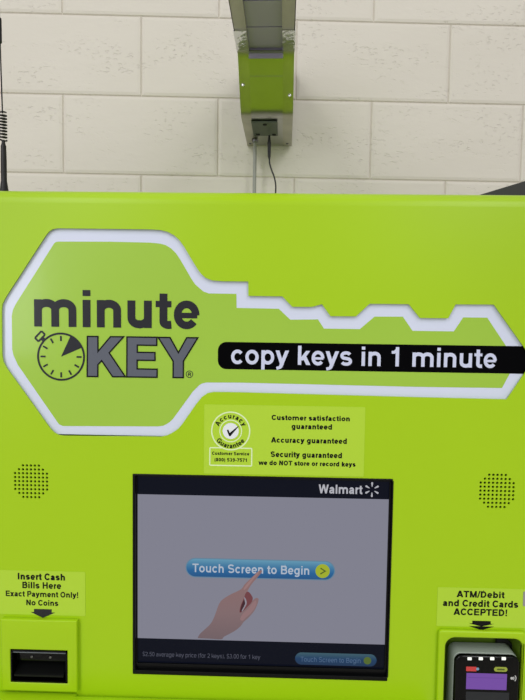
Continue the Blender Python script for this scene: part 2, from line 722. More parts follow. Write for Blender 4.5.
for n in (n1, n2, n3, n4):
    L(mp.outputs[0], n.inputs['Vector'])
L(n1.outputs['Fac'], mixc.inputs[0])
L(mixc.outputs[2], b.inputs['Base Color'])
L(n2.outputs['Fac'], r2.inputs[0])
L(n3.outputs['Fac'], r3.inputs[0])
L(r2.outputs[0], inv.inputs[1])
L(inv.outputs[0], mul.inputs[0])
L(r3.outputs[0], mul.inputs[1])
L(mul.outputs[0], bmp.inputs['Height'])
L(n4.outputs['Fac'], bm2.inputs['Height'])
L(bm2.outputs['Normal'], bmp.inputs['Normal'])
L(bmp.outputs['Normal'], b.inputs['Normal'])

# ---------------------------------------------------------------- setting
WD = 1.436                                        # camera to wall
WA = math.radians(2.5)                            # the wall runs a little askew to the kiosk


def wallpt(u, zz, depth=0.0):
    """u along the wall, depth towards the room"""
    a = math.radians(1.2364) + math.radians(0.75)
    fx, fy_ = -math.sin(math.radians(1.99)), math.cos(math.radians(1.99))
    # the wall's own axes, turned by WA
    c, s = math.cos(WA), math.sin(WA)
    return (CAM.x + c * u - s * (WD - depth), CAM.y + s * u + c * (WD - depth), zz)


V, F = [], []
CO, BL = 0.2032, 0.4064
zj = [1.5 + 0.784 + CO * k for k in range(-12, 12)]
for i in range(len(zj) - 1):
    z0, z1 = zj[i], zj[i + 1]
    if z1 < 0:
        continue
    off = (-0.2960 if i % 2 == 1 else -0.0940)
    for k in range(-8, 8):
        u0 = off + BL * k
        g = 0.0027
        ds = [(g * 0.2, 0.0), (g * 0.9, 0.0028), (g * 3.4, 0.0044)]
        loops = []
        for ins, dp in [(0, -0.0005)] + ds:
            loops.append([wallpt(u0 + ins, z0 + ins, dp), wallpt(u0 + BL - ins, z0 + ins, dp),
                          wallpt(u0 + BL - ins, z1 - ins, dp), wallpt(u0 + ins, z1 - ins, dp)])
        n = len(V)
        for lp in loops:
            V += lp
        for a in range(3):
            for q in range(4):
                F.append((n + a * 4 + q, n + a * 4 + (q + 1) % 4, n + a * 4 + 4 + (q + 1) % 4, n + a * 4 + 4 + q))
        F.append((n + 12, n + 13, n + 14, n + 15))
n = len(V)
V += [wallpt(-3.6, 0, -0.15), wallpt(3.1, 0, -0.15), wallpt(3.1, 4.5, -0.15), wallpt(-3.6, 4.5, -0.15),
      wallpt(-3.6, 0, -0.0006), wallpt(3.1, 0, -0.0006), wallpt(3.1, 4.5, -0.0006), wallpt(-3.6, 4.5, -0.0006)]
F += [(n, n + 1, n + 2, n + 3), (n + 4, n + 5, n + 6, n + 7), (n, n + 1, n + 5, n + 4), (n + 1, n + 2, n + 6, n + 5),
      (n + 2, n + 3, n + 7, n + 6), (n + 3, n, n + 4, n + 7)]
wall = link('wall_back', V, F, m_block)
wall['kind'] = 'structure'
V, F = box(-3.6, 3.4, -4.5, 1.0, -0.1, 0.0)
fl = link('floor', V, F, m_floor)
fl['kind'] = 'structure'

# ---------------------------------------------------------------- the kiosk
KX0, KX1, KY1 = -0.376, 0.352, 0.62
ZT = P(262, 193.2)[1] + 0.0036
RB = 0.017
kiosk = empty('key_copying_kiosk', ((KX0 + KX1) / 2, 0.31, 0),
              'bright green self-service key copying kiosk standing before the cream block wall', 'kiosk')

key_outer = [(57.7, 228.2), (150, 229.3), (160, 229.9), (167.5, 231.8), (174, 235.3), (179, 239.7), (184, 246.5), (190, 256.8), (197, 268.3),
             (201, 273.8), (205.5, 277.8), (212, 280.4), (222, 281.2), (248.2, 281.5), (248.4, 295.9), (282.3, 296.4), (292.3, 306.8),
             (312, 306.9), (322, 304.2), (330.5, 316.2), (356, 316.4), (369.5, 303.8), (408.8, 304.2), (420, 318), (448.3, 318.3),
             (455.7, 304.4), (494, 304.6), (533.5, 360.5), (507, 399.4), (415, 397.2), (240, 392.4), (214, 392), (207.5, 393.2), (202, 396.9),
             (196, 404.3), (182.4, 423.9), (178, 429), (173, 432.4), (167.5, 435.4), (161, 436.8), (130, 436.4), (62.9, 435.8), (58.5, 435),
             (54, 432.6), (49.3, 427.5), (28, 397.8), (6.3, 367.7), (3.1, 361.4), (1.9, 355), (1.5, 310), (2.2, 303.9), (5.8, 296.8), (46.1, 234.7),
             (49, 231.3), (52.8, 229)]
key_inner = [(58, 241.6), (110, 241.7), (150, 242.6), (160.5, 243.7), (165.5, 245), (171, 248.3), (176, 253.3), (180.4, 259.8), (191.9, 279.7),
             (195.3, 284.5), (199.3, 288.1), (203.5, 291.5), (208.7, 293.4), (236.4, 293.9), (236.6, 307.9), (278.8, 308.8), (290.3, 319.7),
             (318, 319.4), (323.9, 328.6), (359.9, 329.1), (374.6, 316.6), (402.9, 316.7), (412.5, 330.8), (453.8, 331.4), (463.2, 317.4),
             (487.3, 317.7), (516.3, 361.5), (502, 388), (415, 386.8), (240, 382.6), (206.5, 382.5), (202, 383.5), (199.2, 385.2), (192.9, 391.5),
             (173, 418.8), (170, 421.8), (166.7, 424), (163, 425.8), (158, 426.4), (62.9, 426), (58.9, 424.2), (55.6, 419.5), (17.8, 364.8),
             (13.4, 355), (12.1, 349), (11.7, 316), (12.8, 310), (15.7, 304), (54, 243.5), (55.8, 242)]

# sheet with its cut-outs
ZL = P(262, 697.5)[1]                               # where the front steps out at the bottom
scr_out = ((132.4, 473.6), (392.8, 478.9), (132.9, 673.8), (387.5, 680.9))
s_tl, s_tr, s_bl, s_br = [P(*p) for p in scr_out]
SX0, SX1 = (s_tl[0] + s_bl[0]) / 2, (s_tr[0] + s_br[0]) / 2
SZ1, SZ0 = (s_tl[1] + s_tr[1]) / 2, (s_bl[1] + s_br[1]) / 2
holes = [pxloop(key_outer), rrect(SX0, SZ0, SX1, SZ1, 0.0008, 3)]
ROWS = [(4, 2), (3, 3), (2, 4), (1, 4), (0, 4), (-1, 4), (-2, 4), (-3, 3), (-4, 2)]
for cx, cy, pitch in ((31.0, 481.4, 3.98), (497.0, 491.0, 4.12)):
    c = P(cx, cy)
    p1 = P(cx + pitch, cy)[0] - c[0]
    for r_, half in ROWS:
        for k in range(-half, half + 1):
            holes.append(circ(c[0] + k * p1, c[1] + r_ * p1, 0.00158, 12))
bill_open = pxrect((10.3, 649.6), (67.0, 683.6))
ZB = P(262, 775)[1]                                # bottom of the flat sheet
TZ0 = ZB + 0.0015
pocket = rrect(P(444.3, 636)[0], TZ0 + 0.004, P(521.5, 640)[0], P(480, 635.7)[1], 0.012, 8)
holes += [bill_open, pocket]
front = plate('front_panel', [rrect(KX0, TZ0 - 0.001, KX1, ZT - RB)] + holes, 0.0, 0.002, m_green, kiosk)

# rolled top edge, top, back, bottom in one bent sheet
prof = [(0.0, ZT - RB)]
for k in range(1, 13):
    a = PI / 2 * k / 12
    prof.append((RB - RB * math.cos(a), ZT - RB + RB * math.sin(a)))
prof += [(KY1, ZT), (KY1, 0.02), (-0.03, 0.02)]


def sheet(prof, x0, x1, t):
    inn = []
    n = len(prof)
    for i, p in enumerate(prof):
        a = Vector(prof[max(i - 1, 0)])
        b_ = Vector(prof[min(i + 1, n - 1)])
        d = (b_ - a).normalized()
        inn.append((p[0] + d.y * t, p[1] - d.x * t))
    V, F = [], []
    for x in (x0, x1):
        V += [(x, p[0], p[1]) for p in prof] + [(x, p[0], p[1]) for p in inn]
    m = 2 * n
    for i in range(n - 1):
        F += [(i, i + 1, m + i + 1, m + i), (n + i, m + n + i, m + n + i + 1, n + i + 1), (i, n + i, n + i + 1, i + 1), (m + i, m + i + 1, m + n + i + 1, m + n + i)]
    F += [(0, m, m + n, n), (n - 1, 2 * n - 1, m + 2 * n - 1, m + n - 1)]
    return V, F


V, F = sheet(prof, KX0, KX1, 0.002)
link('top_cover', V, F, m_green, kiosk, smooth=True)
sidep = [(p[0], p[1]) for p in prof[:-1]] + [(-0.03, 0.02), (-0.03, ZB - 0.02), (-0.012, ZB), (0, ZB)]
for x0, x1 in ((KX0 + 0.0002, KX0 + 0.002), (KX1 - 0.002, KX1 - 0.0002)):
    m = len(sidep)
    V = [(x0, p[0], p[1]) for p in sidep] + [(x1, p[0], p[1]) for p in sidep]
    F = [tuple(range(m)), tuple(range(m, 2 * m))] + [(i, (i + 1) % m, m + (i + 1) % m, m + i) for i in range(m)]
    link('side_panel', V, F, m_green, kiosk)
# lower body that steps out with a soft shoulder
lp = [(0.0, ZB), (-0.006, ZB - 0.0005)]
for k in range(1, 9):
    a = PI / 2 * k / 8
    lp.append((-0.006 - 0.02 * math.sin(a), ZB - 0.0205 + 0.02 * math.cos(a)))
lp += [(-0.03, 0.1), (-0.03, 0.02)]
V, F = sheet([(p[0], p[1]) for p in lp[::-1]], KX0, KX1, 0.002)
tag(link('lower_panel', V, F, m_green, kiosk, smooth=True), 'green lower panel that steps out below the screen')
# shelf that sticks out under the screen, left of the card reader, and the rounded bin under the bill slot
shx = P(431, 697)[0]
V, F = box(KX0 + .001, shx, -0.04, -0.0003, ZL - 0.05, ZL, 0.009)
link('shelf', V, F, m_green, kiosk, smooth=True)
bnx = P(74, 694, -0.012)[0]
V, F = box(KX0 + .003, bnx, -0.03, -0.0003, ZL - 0.02, P(40, 693.2, -0.004)[1], 0.0028)
link('shelf_step', V, F, m_green, kiosk, smooth=True)

# black liner behind the perforated speaker grilles
for cx, cy in ((31.0, 481.4), (497.0, 491.0)):
    c = P(cx, cy)
    V, F = lathe([(0.026, 0.0), (0.026, 0.004), (0.018, 0.016), (0.008, 0.02)], c[0], c[1], 'y', 28, 0.0045)
    link('speaker', V, F, m_dark, kiosk, smooth=True)

# ---- backlit key sign
YS = 0.0040
sign = plate('key_sign', [pxrect((-8, 222), (540, 443), YS)], YS, 0.003, m_white, kiosk)
tag(sign, 'white key-shaped acrylic sign with green field')
y1 = YS - 0.0002
plate('green_field', [pxloop(key_inner, y1)], y1, 0.0001, m_field, sign)
# black bar
bx0, bzt = P(218, 341.8, y1)
bzb = P(218, 369, y1)[1]
bar = rrect(bx0, bzb, P(560, 360, y1)[0], bzt, 0.0105, 8)
plate('black_bar', [bar], y1 - 0.0002, 0.0001, m_bar, sign)
y2 = y1 - 0.0004
put_polys('slogan_lettering', fit_text('copy keys in 1 minute', 231, 496.5, 365.9, 19.3, 0.134, y2, 0.004), y2, m_lav, sign)
put_polys('word_lettering', fit_text('minute', 34.2, 199.3, 327.6, 37.2, 0.155, y2, -0.004), y2, m_charcoal, sign)


def poly_px(pts, y):
    return pxloop(pts, y)


Kp = [(87.4, 336.4), (97.9, 336.5), (98, 351.5), (110.5, 336.7), (123.6, 336.8), (109.2, 352.8), (125.4, 376.8), (112.6, 376.7), (101.7, 360.6), (97.9, 364.7),
      (97.8, 376.6), (87.2, 376.4)]
Ep = [(127, 336.9), (156.8, 337.3), (156.7, 345.4), (137.3, 345.1), (137.3, 352.3), (155, 352.5), (155, 360.4), (137.2, 360.2), (137.2, 368.9),
      (157.2, 369.2), (157.1, 377.3), (126.8, 376.9)]
Yp = [(158.2, 337.4), (170, 337.5), (178.4, 352.6), (186.7, 337.7), (197.8, 337.8), (183.4, 361.2), (183.3, 377.6), (173.1, 377.5), (173.2, 361.2)]
polyV, outl = [], []
lz = []
for pp in (Kp, Ep, Yp):
    wl = poly_px(pp, y2)
    lz.append(wl)
    outl += ribbon(wl + [], 0.0017, True)
kl = plate('big_lettering', lz, y2, 0.00005, m_grey, sign)
put_polys('lettering_outline', outl, y2 - 0.00015, m_black, sign)
# registered mark
c = P(189.4, 374.2, y2)
reg = ring(c[0], c[1], 0.0040, 0.0008, 24)
rl = text_polys('R', 0.15)
reg += [[(c[0] + (a - 0.34) * 0.0058, c[1] + (b_ - 0.36) * 0.0058) for a, b_ in q] for q in rl]
put_polys('registered_mark', reg, y2, m_charcoal, sign)
# stopwatch emblem
c = P(61.0, 356.7, y2)
px = P(62, 356.7, y2)[0] - c[0]
sw = ring(c[0], c[1], 23.0 * px, 1.9 * px, 64)
for k in range(12):
    if k == 2 or k == 1:
        continue
    a = PI / 2 - 2 * PI * k / 12
    r0, r1 = 15.5, 20.6
    sw += ribbon([(c[0] + r0 * px * math.cos(a), c[1] + r0 * px * math.sin(a)), (c[0] + r1 * px * math.cos(a), c[1] + r1 * px * math.sin(a))], 1.7 * px)
wed = [(c[0], c[1])]
for k in range(9):
    a = math.radians(65 - (65 - 24) * k / 8)
    wed.append((c[0] + 23 * px * math.cos(a), c[1] + 23 * px * math.sin(a)))
for i in range(1, 9):
    sw.append([wed[0], wed[i + 1], wed[i]])
# crown
d = Vector((-0.72, 0.69)).normalized()
e = Vector((-d.y, d.x))
cc = Vector(c)


def dp(a, b_):
    v = cc + d * a * px + e * b_ * px
    return (v.x, v.y)


sw.append([dp(23.2, -2), dp(26, -2), dp(26, 2), dp(23.2, 2)])
cr = [dp(26.4, -4.0), dp(27.2, -4.8), dp(30.6, -4.8), dp(31.4, -4), dp(31.4, 4), dp(30.6, 4.8), dp(27.2, 4.8), dp(26.4, 4)]
sw += ribbon(cr, 1.8 * px, True)
put_polys('stopwatch_emblem', sw, y2, m_charcoal, sign)

# ---- guarantee label
YL = -0.0004
gl = plate('guarantee_sticker', [pxrect((204.3, 404.3), (363.6, 476.6), 0, 0.0012)], YL, 0.0003, m_sticker, kiosk)
tag(gl, 'pale green guarantee sticker above the screen')
yl = YL - 0.00012
lt = []
for s, a, b_, base, cap in (('Customer satisfaction', 271.6, 349.8, 420.6, 5.1), ('guaranteed', 291.5, 332, 429.3, 5.4),
                            ('Accuracy guaranteed', 271, 346.8, 443.2, 5.4), ('Security guaranteed', 270.6, 341.9, 457.6, 5.6),
                            ('we do NOT store or record keys', 258.5, 355.6, 465.8, 4.7)):
    lt += fit_text(s, a, b_, base, cap, 0.182, yl, -0.008)
lt += fit_text('Customer Service', 212, 249.3, 455.1, 3.2, 0.175, yl, 0.01)
lt += fit_text('(800) 539-7571', 214.5, 246.8, 461.6, 3.5, 0.175, yl, 0.01)
c = P(230.7, 431.0, yl)
px = P(231.7, 431.0, yl)[0] - c[0]


def arc_text(s, cx, cz, r, em, mid, out=True, wt=0.165):
    polys, x, spans = [], 0.0, []
    adv = [glyph(ch, wt)[0] + 0.03 for ch in s]
    tot = sum(adv)
    res = []
    for ch, a in zip(s, adv):
        m_ = (x + a / 2 - tot / 2) * em / r
        th = mid - m_ if out else mid + m_
        for q in glyph(ch, wt)[1]:
            pts = []
            for u, v in q:
                lx = (u - a / 2) * em
                lz_ = v * em
                if out:
                    rad, tg = (math.cos(th), math.sin(th)), (math.sin(th), -math.cos(th))
                    bx, bz = cx + rad[0] * (r + lz_), cz + rad[1] * (r + lz_)
                else:
                    rad, tg = (math.cos(th), math.sin(th)), (-math.sin(th), math.cos(th))
                    bx, bz = cx + rad[0] * (r - lz_), cz + rad[1] * (r - lz_)
                pts.append((bx + tg[0] * lx, bz + tg[1] * lx))
            res.append(pts)
        x += a
    return res


lt += arc_text('Accuracy', c[0], c[1], 12.6 * px, 6.6 * px, PI / 2)
lt += arc_text('Guarantee', c[0], c[1], 17.4 * px, 6.6 * px, -PI / 2, False)
ck = [(-3.8, 0.8), (-1.2, -3.4), (7.0, 5.8)]
put_polys('lettering', lt, yl, m_black, gl)
bd = ring(c[0], c[1], 19.0 * px, 1.35 * px, 56) + ring(c[0], c[1], 10.9 * px, 1.0 * px, 44)
bd += fan(circ(c[0], c[1], 8.1 * px, 32))
bxr = pxrect((209.9, 447.6), (251.6, 466.0), yl, 0.001)
wb = []
zcut = [p for p in bxr]
bd2 = ribbon(rrect(min(p[0] for p in bxr), min(p[1] for p in bxr), max(p[0] for p in bxr), max(p[1] for p in bxr), 0.0012, 4), 1.25 * px, True)
# the box outline stays open where the badge overlaps it
bd2 = [q for q in bd2 if not all(math.hypot(v[0] - c[0], v[1] - c[1]) < 18.4 * px for v in q)]
xa, xb = min(p[0] for p in bxr), max(p[0] for p in bxr)
zt_ = max(p[1] for p in bxr)
bd2 = [q for q in bd2 if not (max(v[0] for v in q) - min(v[0] for v in q) > 20 * px and abs(q[0][1] - zt_) < 2 * px)]
off = math.sqrt(max((19.0 * px) ** 2 - (c[1] - zt_) ** 2, 0))
bd2 += ribbon([(xa + 0.001, zt_), (c[0] - off, zt_)], 1.25 * px) + ribbon([(c[0] + off, zt_), (xb - 0.001, zt_)], 1.25 * px)
put_polys('round_badge', bd + bd2, yl - 0.00005, m_wprint, gl)
m_disc = mat('white_disc_print', (232, 236, 240), 0.4)
put_polys('badge_disc', fan(circ(c[0], c[1], 8.1 * px, 32)), yl - 0.0001, m_disc, gl)
put_polys('check_mark', [[(c[0] + a * px, c[1] + b_ * px) for a, b_ in q] for q in
                         ([[(-3.9, 0.6), (-1.4, -5.4), (-0.9, -1.8), (-2.4, 1.6)], [(-1.4, -5.4), (-0.2, -5.3), (8.0, 4.8), (7.2, 5.0), (-0.9, -1.8)]])],
          yl - 0.00016, m_black, gl)


def arrow_polys(x0, x1, yt, ys, yb, y):
    """block arrow: stub from yt to ys, then a wide flat head down to yb (photo rows)"""
    a, b_ = P(x0, yt, y), P(x1, yb, y)
    zs = a[1] - (a[1] - b_[1]) * (ys - yt) / (yb - yt)
    wd = b_[0] - a[0]
    cx = (a[0] + b_[0]) / 2
    return [[(a[0] + wd * .14, a[1]), (b_[0] - wd * .14, a[1]), (b_[0] - wd * .14, zs), (a[0] + wd * .14, zs)],
            [(a[0], zs), (b_[0], zs), (cx, b_[1])]]


# ---- cash label
cl = plate('cash_sticker', [pxrect((-8, 569.6), (85.5, 615.9), 0, 0.0015)], YL, 0.0003, m_sticker, kiosk)
tag(cl, 'pale green cash instruction sticker above the bill slot')
lt = []
for s, a, b_, base, cap in (('Insert Cash', 17.8, 65.0, 580.0, 6.6), ('Bills Here', 22.4, 61.2, 588.6, 6.4),
                            ('Exact Payment Only!', 5.8, 78.2, 597.0, 5.6), ('No Coins', 26.3, 58.3, 605.6, 5.6)):
    lt += fit_text(s, a, b_, base, cap, 0.18 if cap > 6.5 else 0.165, yl, -0.01)
put_polys('lettering', lt, yl, m_black, cl)
put_polys('down_arrow', arrow_polys(30.5, 55.2, 608.8, 612.2, 618.2, yl - .0001), yl - 0.0001, m_charcoal, cl)

# ---- card label
dl = plate('card_sticker', [pxrect((437.7, 587.0), (533, 628.2), 0, 0.001)], YL, 0.0003, m_sticker, kiosk)
tag(dl, 'pale green card payment sticker above the card reader')
lt = []
for s, a, b_, base, cap in (('ATM/Debit', 456.5, 504.5, 597.7, 6.5), ('and Credit Cards', 442.8, 518.2, 606.9, 6.7),
                            ('ACCEPTED!', 453.4, 507.1, 615.5, 6.6)):
    lt += fit_text(s, a, b_, base, cap, 0.172, yl, -0.01)
put_polys('lettering', lt, yl, m_black, dl)
ar = arrow_polys(468.8, 494.2, 620.6, 623.6, 626.8, yl - .0001) + arrow_polys(468.8, 494.2, 624.6, 626.2, 630.4, yl - .0001)[1:]
put_polys('down_arrow', ar, yl - 0.0001, m_black, dl)
m_lockp = mat('grey_label', (150, 148, 150), 0.4)
plate('grey_sticker', [pxrect((523.2, 591.2), (536, 606.2), 0, 0.0015)], YL - .0004, 0.0003, m_lockp, kiosk)

# ---- bill acceptor
yb_ = -0.007
ba = plate('bill_acceptor', [pxrect((0.6, 619.4), (77.2, 692.8), yb_), pxrect((10.1, 649.6), (67.3, 683.8), yb_)], yb_, 0.007, m_green, kiosk, bevel=0.0018, seg=3)
tag(ba, 'raised green square plate around a dark bill slot')
ins = pxrect((10.1, 649.6), (67.3, 683.8), yb_)
x0, x1 = min(p[0] for p in ins), max(p[0] for p in ins)
z0, z1 = min(p[1] for p in ins), max(p[1] for p in ins)
g = 0.0004
t = 0.0016
parts = [box(x0 + g, x1 - g, -0.0068, 0.03, z1 - g - t, z1 - g), box(x0 + g, x1 - g, -0.0068, 0.03, z0 + g, z0 + g + t),
         box(x0 + g, x0 + g + t, -0.0068, 0.03, z0 + g, z1 - g), box(x1 - g - t, x1 - g, -0.0068, 0.03, z0 + g, z1 - g),
         box(x0 + g, x1 - g, 0.028, 0.03, z0 + g, z1 - g)]
V, F = merge(*parts)
link('slot_housing', V, F, m_termblack, ba)
# upper jaw with bright lip, lower tongue that slopes to the customer
zm = z0 + (z1 - z0) * 0.5
V, F = box(x0 + 0.003, x1 - 0.003, 0.001, 0.027, zm + 0.0015, z1 - 0.0045, 0.0012)
link('upper_jaw', V, F, m_termblack, ba, smooth=True)
V, F = box(x0 + 0.002, x1 - 0.002, -0.0052, -0.0032, z1 - 0.0052, z1 - 0.0036, 0.0004)
link('metal_lip', V, F, m_silver, ba)
tong = [(-0.0045, z0 + 0.0085), (0.02, zm - 0.0005), (0.02, zm - 0.004), (-0.0045, z0 + 0.0062)]
xa, xb = x0 + 0.003, x1 - 0.006
V = [(xa, p[0], p[1]) for p in tong] + [(xb, p[0], p[1]) for p in tong]
F = [(0, 1, 2, 3), (4, 5, 6, 7)] + [(i, (i + 1) % 4, 4 + (i + 1) % 4, 4 + i) for i in range(4)]
link('slot_tongue', V, F, mat('smoked_plastic', (12, 13, 13), 0.3, spec=0.2), ba)
for fx in (0.33, 0.66):
    xx = x0 + (x1 - x0) * fx
    V, F = lathe([(0.0017, -0.0008), (0.0013, -0.0012)], xx, zm + 0.0075, 'y', 12, 0.001)
    link('screw', V, F, m_screw, ba)

# ---- touch screen
scr = plate('touch_screen', [rrect(SX0 + .0002, SZ0 + .0002, SX1 - .0002, SZ1 - .0002, 0.0008, 3),
                             pxrect((135.2, 475.8), (387.6, 677.4), -0.001, 0.001)], -0.001, 0.010, m_bezel, kiosk, bevel=0.0006)
tag(scr, 'black framed touch screen showing a pointing hand and blue button')
YD = 0.0075
inl = plate('inner_frame', [pxrect((134.4, 475.2), (391, 680.5), 0.004, 0.001), pxrect((137.2, 476.8), (384.4, 670.2), 0.004, 0.001)], 0.0045, 0.0025, m_bezel, scr, bevel=0.0005)
disp = pxrect((133.6, 475), (388.5, 677.5), YD)
xs = sorted(p[0] for p in disp)
zs = sorted(p[1] for p in disp)
DX0, DX1, DZ0, DZ1 = xs[0], xs[-1], zs[0], zs[-1]
zh = P(261, 496.7, YD)[1]
zf = P(260, 641.2, YD)[1]
m_hdr = screen_mat('screen_navy', (12, 15, 27))
m_body = screen_mat('screen_lavender', (128, 128, 142))
V, F = box(DX0, DX1, YD, YD + 0.003, DZ0, DZ1)
link('display', V, F, m_body, scr)
put_polys('header_band', [rrect(DX0, zh, DX1, DZ1)], YD - 0.0001, m_hdr, scr)
put_polys('footer_band', [rrect(DX0, DZ0, DX1, zf)], YD - 0.0001, m_hdr, scr)
yt = YD - 0.0002
m_stext = screen_mat('screen_white', (176, 176, 184))
lt = fit_text('Walmart', 318.6, 362.4, 493.7, 8.9, 0.15, yt, -0.005)
c = P(372, 489.6, yt)
px = P(373, 489.6, yt)[0] - c[0]
for k in range(6):
    a = PI / 2 + k * PI / 3
    dx, dz = math.cos(a), math.sin(a)
    nx, nz = -dz, dx
    lt.append([(c[0] + px * (dx * r_ + nx * s_), c[1] + px * (dz * r_ + nz * s_)) for r_, s_ in
               ((2.9, -.35), (6.6, -1.0), (7.4, -.7), (7.6, 0), (7.4, .7), (6.6, 1.0), (2.9, .35))])
put_polys('header_logo', lt, yt, m_stext, scr)


def vgrad_mat(name, stops, z0, z1, k=1.0):
    """a picture on the lit display: colour bands by height"""
    m = screen_mat(name, (0, 0, 0), k)
    nt = m.node_tree
    b_ = nt.nodes['Principled BSDF']
    g_ = nt.nodes.new('ShaderNodeNewGeometry')
    sp = nt.nodes.new('ShaderNodeSeparateXYZ')
    mr = nt.nodes.new('ShaderNodeMapRange')
    mr.inputs[1].default_value, mr.inputs[2].default_value = z0, z1
    rp = nt.nodes.new('ShaderNodeValToRGB')
    el = rp.color_ramp.elements
    while len(el) < len(stops):
        el.new(0.5)
    for e_, (p_, c_) in zip(el, stops):
        e_.position = p_
        e_.color = lin(c_)
    nt.links.new(g_.outputs['Position'], sp.inputs[0])
    nt.links.new(sp.outputs['Z'], mr.inputs[0])
    nt.links.new(mr.outputs[0], rp.inputs[0])
    nt.links.new(rp.outputs[0], b_.inputs['Emission Color'])
    return m


bt = pxrect((186.6, 559.5), (333.9, 578.8), yt)
bx = sorted(p[0] for p in bt)
bz = sorted(p[1] for p in bt)
bz0, bz1 = bz[0] - 0.0012, bz[-1] + 0.0012
m_btn = vgrad_mat('screen_button_blue', [(0, (40, 84, 132)), (0.35, (42, 98, 148)), (0.7, (72, 124, 160)), (1, (98, 150, 176))], bz0, bz1)
put_polys('button_glow', fan(rrect(bx[0] - .0012, bz0 - .0012, bx[-1] + .0012, bz1 + .0012, (bz1 - bz0) / 2 + .001, 10)), yt, screen_mat('screen_pale_blue', (98, 128, 150)), scr)
put_polys('button', fan(rrect(bx[0], bz0, bx[-1], bz1, (bz1 - bz0) / 2 - 1e-5, 10)), yt - .0001, m_btn, scr)
put_polys('button_lettering', fit_text('Touch Screen to Begin', 192.4, 309.2, 573.4, 8.5, 0.135, yt - .0002, 0.01), yt - .0002, screen_mat('screen_text', (172, 182, 196)), scr)
c = P(322.6, 571.0, yt)
px = P(323.6, 571.0, yt)[0] - c[0]
put_polys('button_disc', fan(circ(c[0], c[1], 7.2 * px, 32)), yt - .0002, screen_mat('screen_yellow', (158, 172, 46)), scr)
put_polys('button_chevron', ribbon([(c[0] - 2.2 * px, c[1] + 3 * px), (c[0] + 2.6 * px, c[1]), (c[0] - 2.2 * px, c[1] - 3 * px)], 1.3 * px), yt - .0003, screen_mat('screen_olive', (84, 100, 40)), scr)
# small footer button
bt = pxrect((295.2, 652.2), (376.4, 666.6), yt)
bx = sorted(p[0] for p in bt)
bz = sorted(p[1] for p in bt)
m_btn2 = vgrad_mat('screen_button_dim', [(0, (36, 56, 84)), (0.5, (34, 62, 96)), (1, (62, 92, 104))], bz[0], bz[-1])
put_polys('small_button', fan(rrect(bx[0], bz[0], bx[-1], bz[-1], (bz[-1] - bz[0]) / 2 - 1e-5, 10)), yt - .0001, m_btn2, scr)
put_polys('small_button_lettering', fit_text('Touch Screen to Begin', 300.5, 360.5, 662.3, 4.8, 0.10, yt - .0002, 0.01), yt - .0002, screen_mat('screen_dim_blue', (78, 102, 132)), scr)
c = P(367.4, 660.6, yt)
put_polys('small_button_disc', fan(circ(c[0], c[1], 3.9 * px, 24)), yt - .0002, screen_mat('screen_dim_yellow', (84, 104, 48)), scr)
put_polys('price_lettering', fit_text('$2.50 average key price (for 2 keys), $3.00 for 1 key', 142.6, 260.3, 657.6, 4.3, 0.075, yt - .0002, 0.01), yt - .0002, screen_mat('screen_dim_grey', (88, 90, 104)), scr)
# picture of a pointing hand


def hp(pts, y):          # crop coordinates of the hand picture -> plane
    return [P(190 + a / 6.5625, 575 + b_ / 6.5625, y) for a, b_ in pts]


sil = [(462, -32), (440, -18), (420, 2), (385, 35), (358, 62), (340, 88), (315, 104), (280, 120), (240, 142), (205, 168), (186, 200), (170, 245),
       (152, 290), (130, 325), (95, 358), (66, 385), (52, 410), (62, 414), (130, 417), (205, 421), (222, 405), (260, 385), (300, 362), (332, 335),
       (352, 308), (378, 285), (400, 262), (420, 238), (436, 208), (446, 180), (450, 158), (440, 150), (426, 154), (412, 166), (402, 160), (408, 146), (398, 128),
       (384, 112), (378, 106), (392, 78), (412, 50), (436, 22), (455, 0), (470, -18), (472, -28)]
m_skin = vgrad_mat('screen_skin', [(0, (112, 96, 100)), (0.45, (128, 106, 108)), (1, (136, 106, 106))], P(230, 640, yt)[1], P(230, 580, yt)[1])
V_ = catmull(hp(sil, yt), 4)
plate('hand_picture', [V_], yt - .0003, 0.00004, m_skin, scr)
sh1 = [(378, 108), (392, 116), (406, 136), (412, 152), (408, 170), (398, 186), (380, 205), (364, 222), (348, 236), (328, 246), (326, 228), (334, 196), (346, 168), (358, 138), (366, 118)]
plate('hand_picture_fold', [catmull(hp(sh1, yt), 4)], yt - .0004, 0.00004, screen_mat('screen_red_shade', (112, 66, 70)), scr)
sh2 = [(330, 238), (336, 205), (346, 178), (356, 160), (366, 178), (364, 200), (352, 222), (340, 236)]
plate('hand_picture_crease', [catmull(hp(sh2, yt), 4)], yt - .0005, 0.00004, screen_mat('screen_deep_shade', (66, 40, 46)), scr)
sh3 = [(356, 142), (368, 160), (372, 184), (362, 208), (344, 236), (340, 232), (354, 206), (362, 184), (358, 162)]
plate('hand_picture_gap', [catmull(hp(sh3, yt), 4)], yt - .0006, 0.00004, screen_mat('screen_gap', (142, 138, 148)), scr)
sh4 = [(430, 165), (436, 190), (420, 222), (396, 252), (368, 276), (346, 298), (330, 290), (340, 262), (362, 238), (388, 214), (404, 190)]
plate('hand_picture_thumb', [catmull(hp(sh4, yt), 4)], yt - .0005, 0.00004, screen_mat('screen_thumb', (142, 112, 114)), scr)
sh5 = [(444, -22), (452, -14), (420, 22), (392, 58), (368, 88), (352, 96), (362, 72), (392, 36)]
plate('hand_picture_finger', [catmull(hp(sh5, yt), 4)], yt - .0005, 0.00004, screen_mat('screen_finger', (150, 118, 118)), scr)

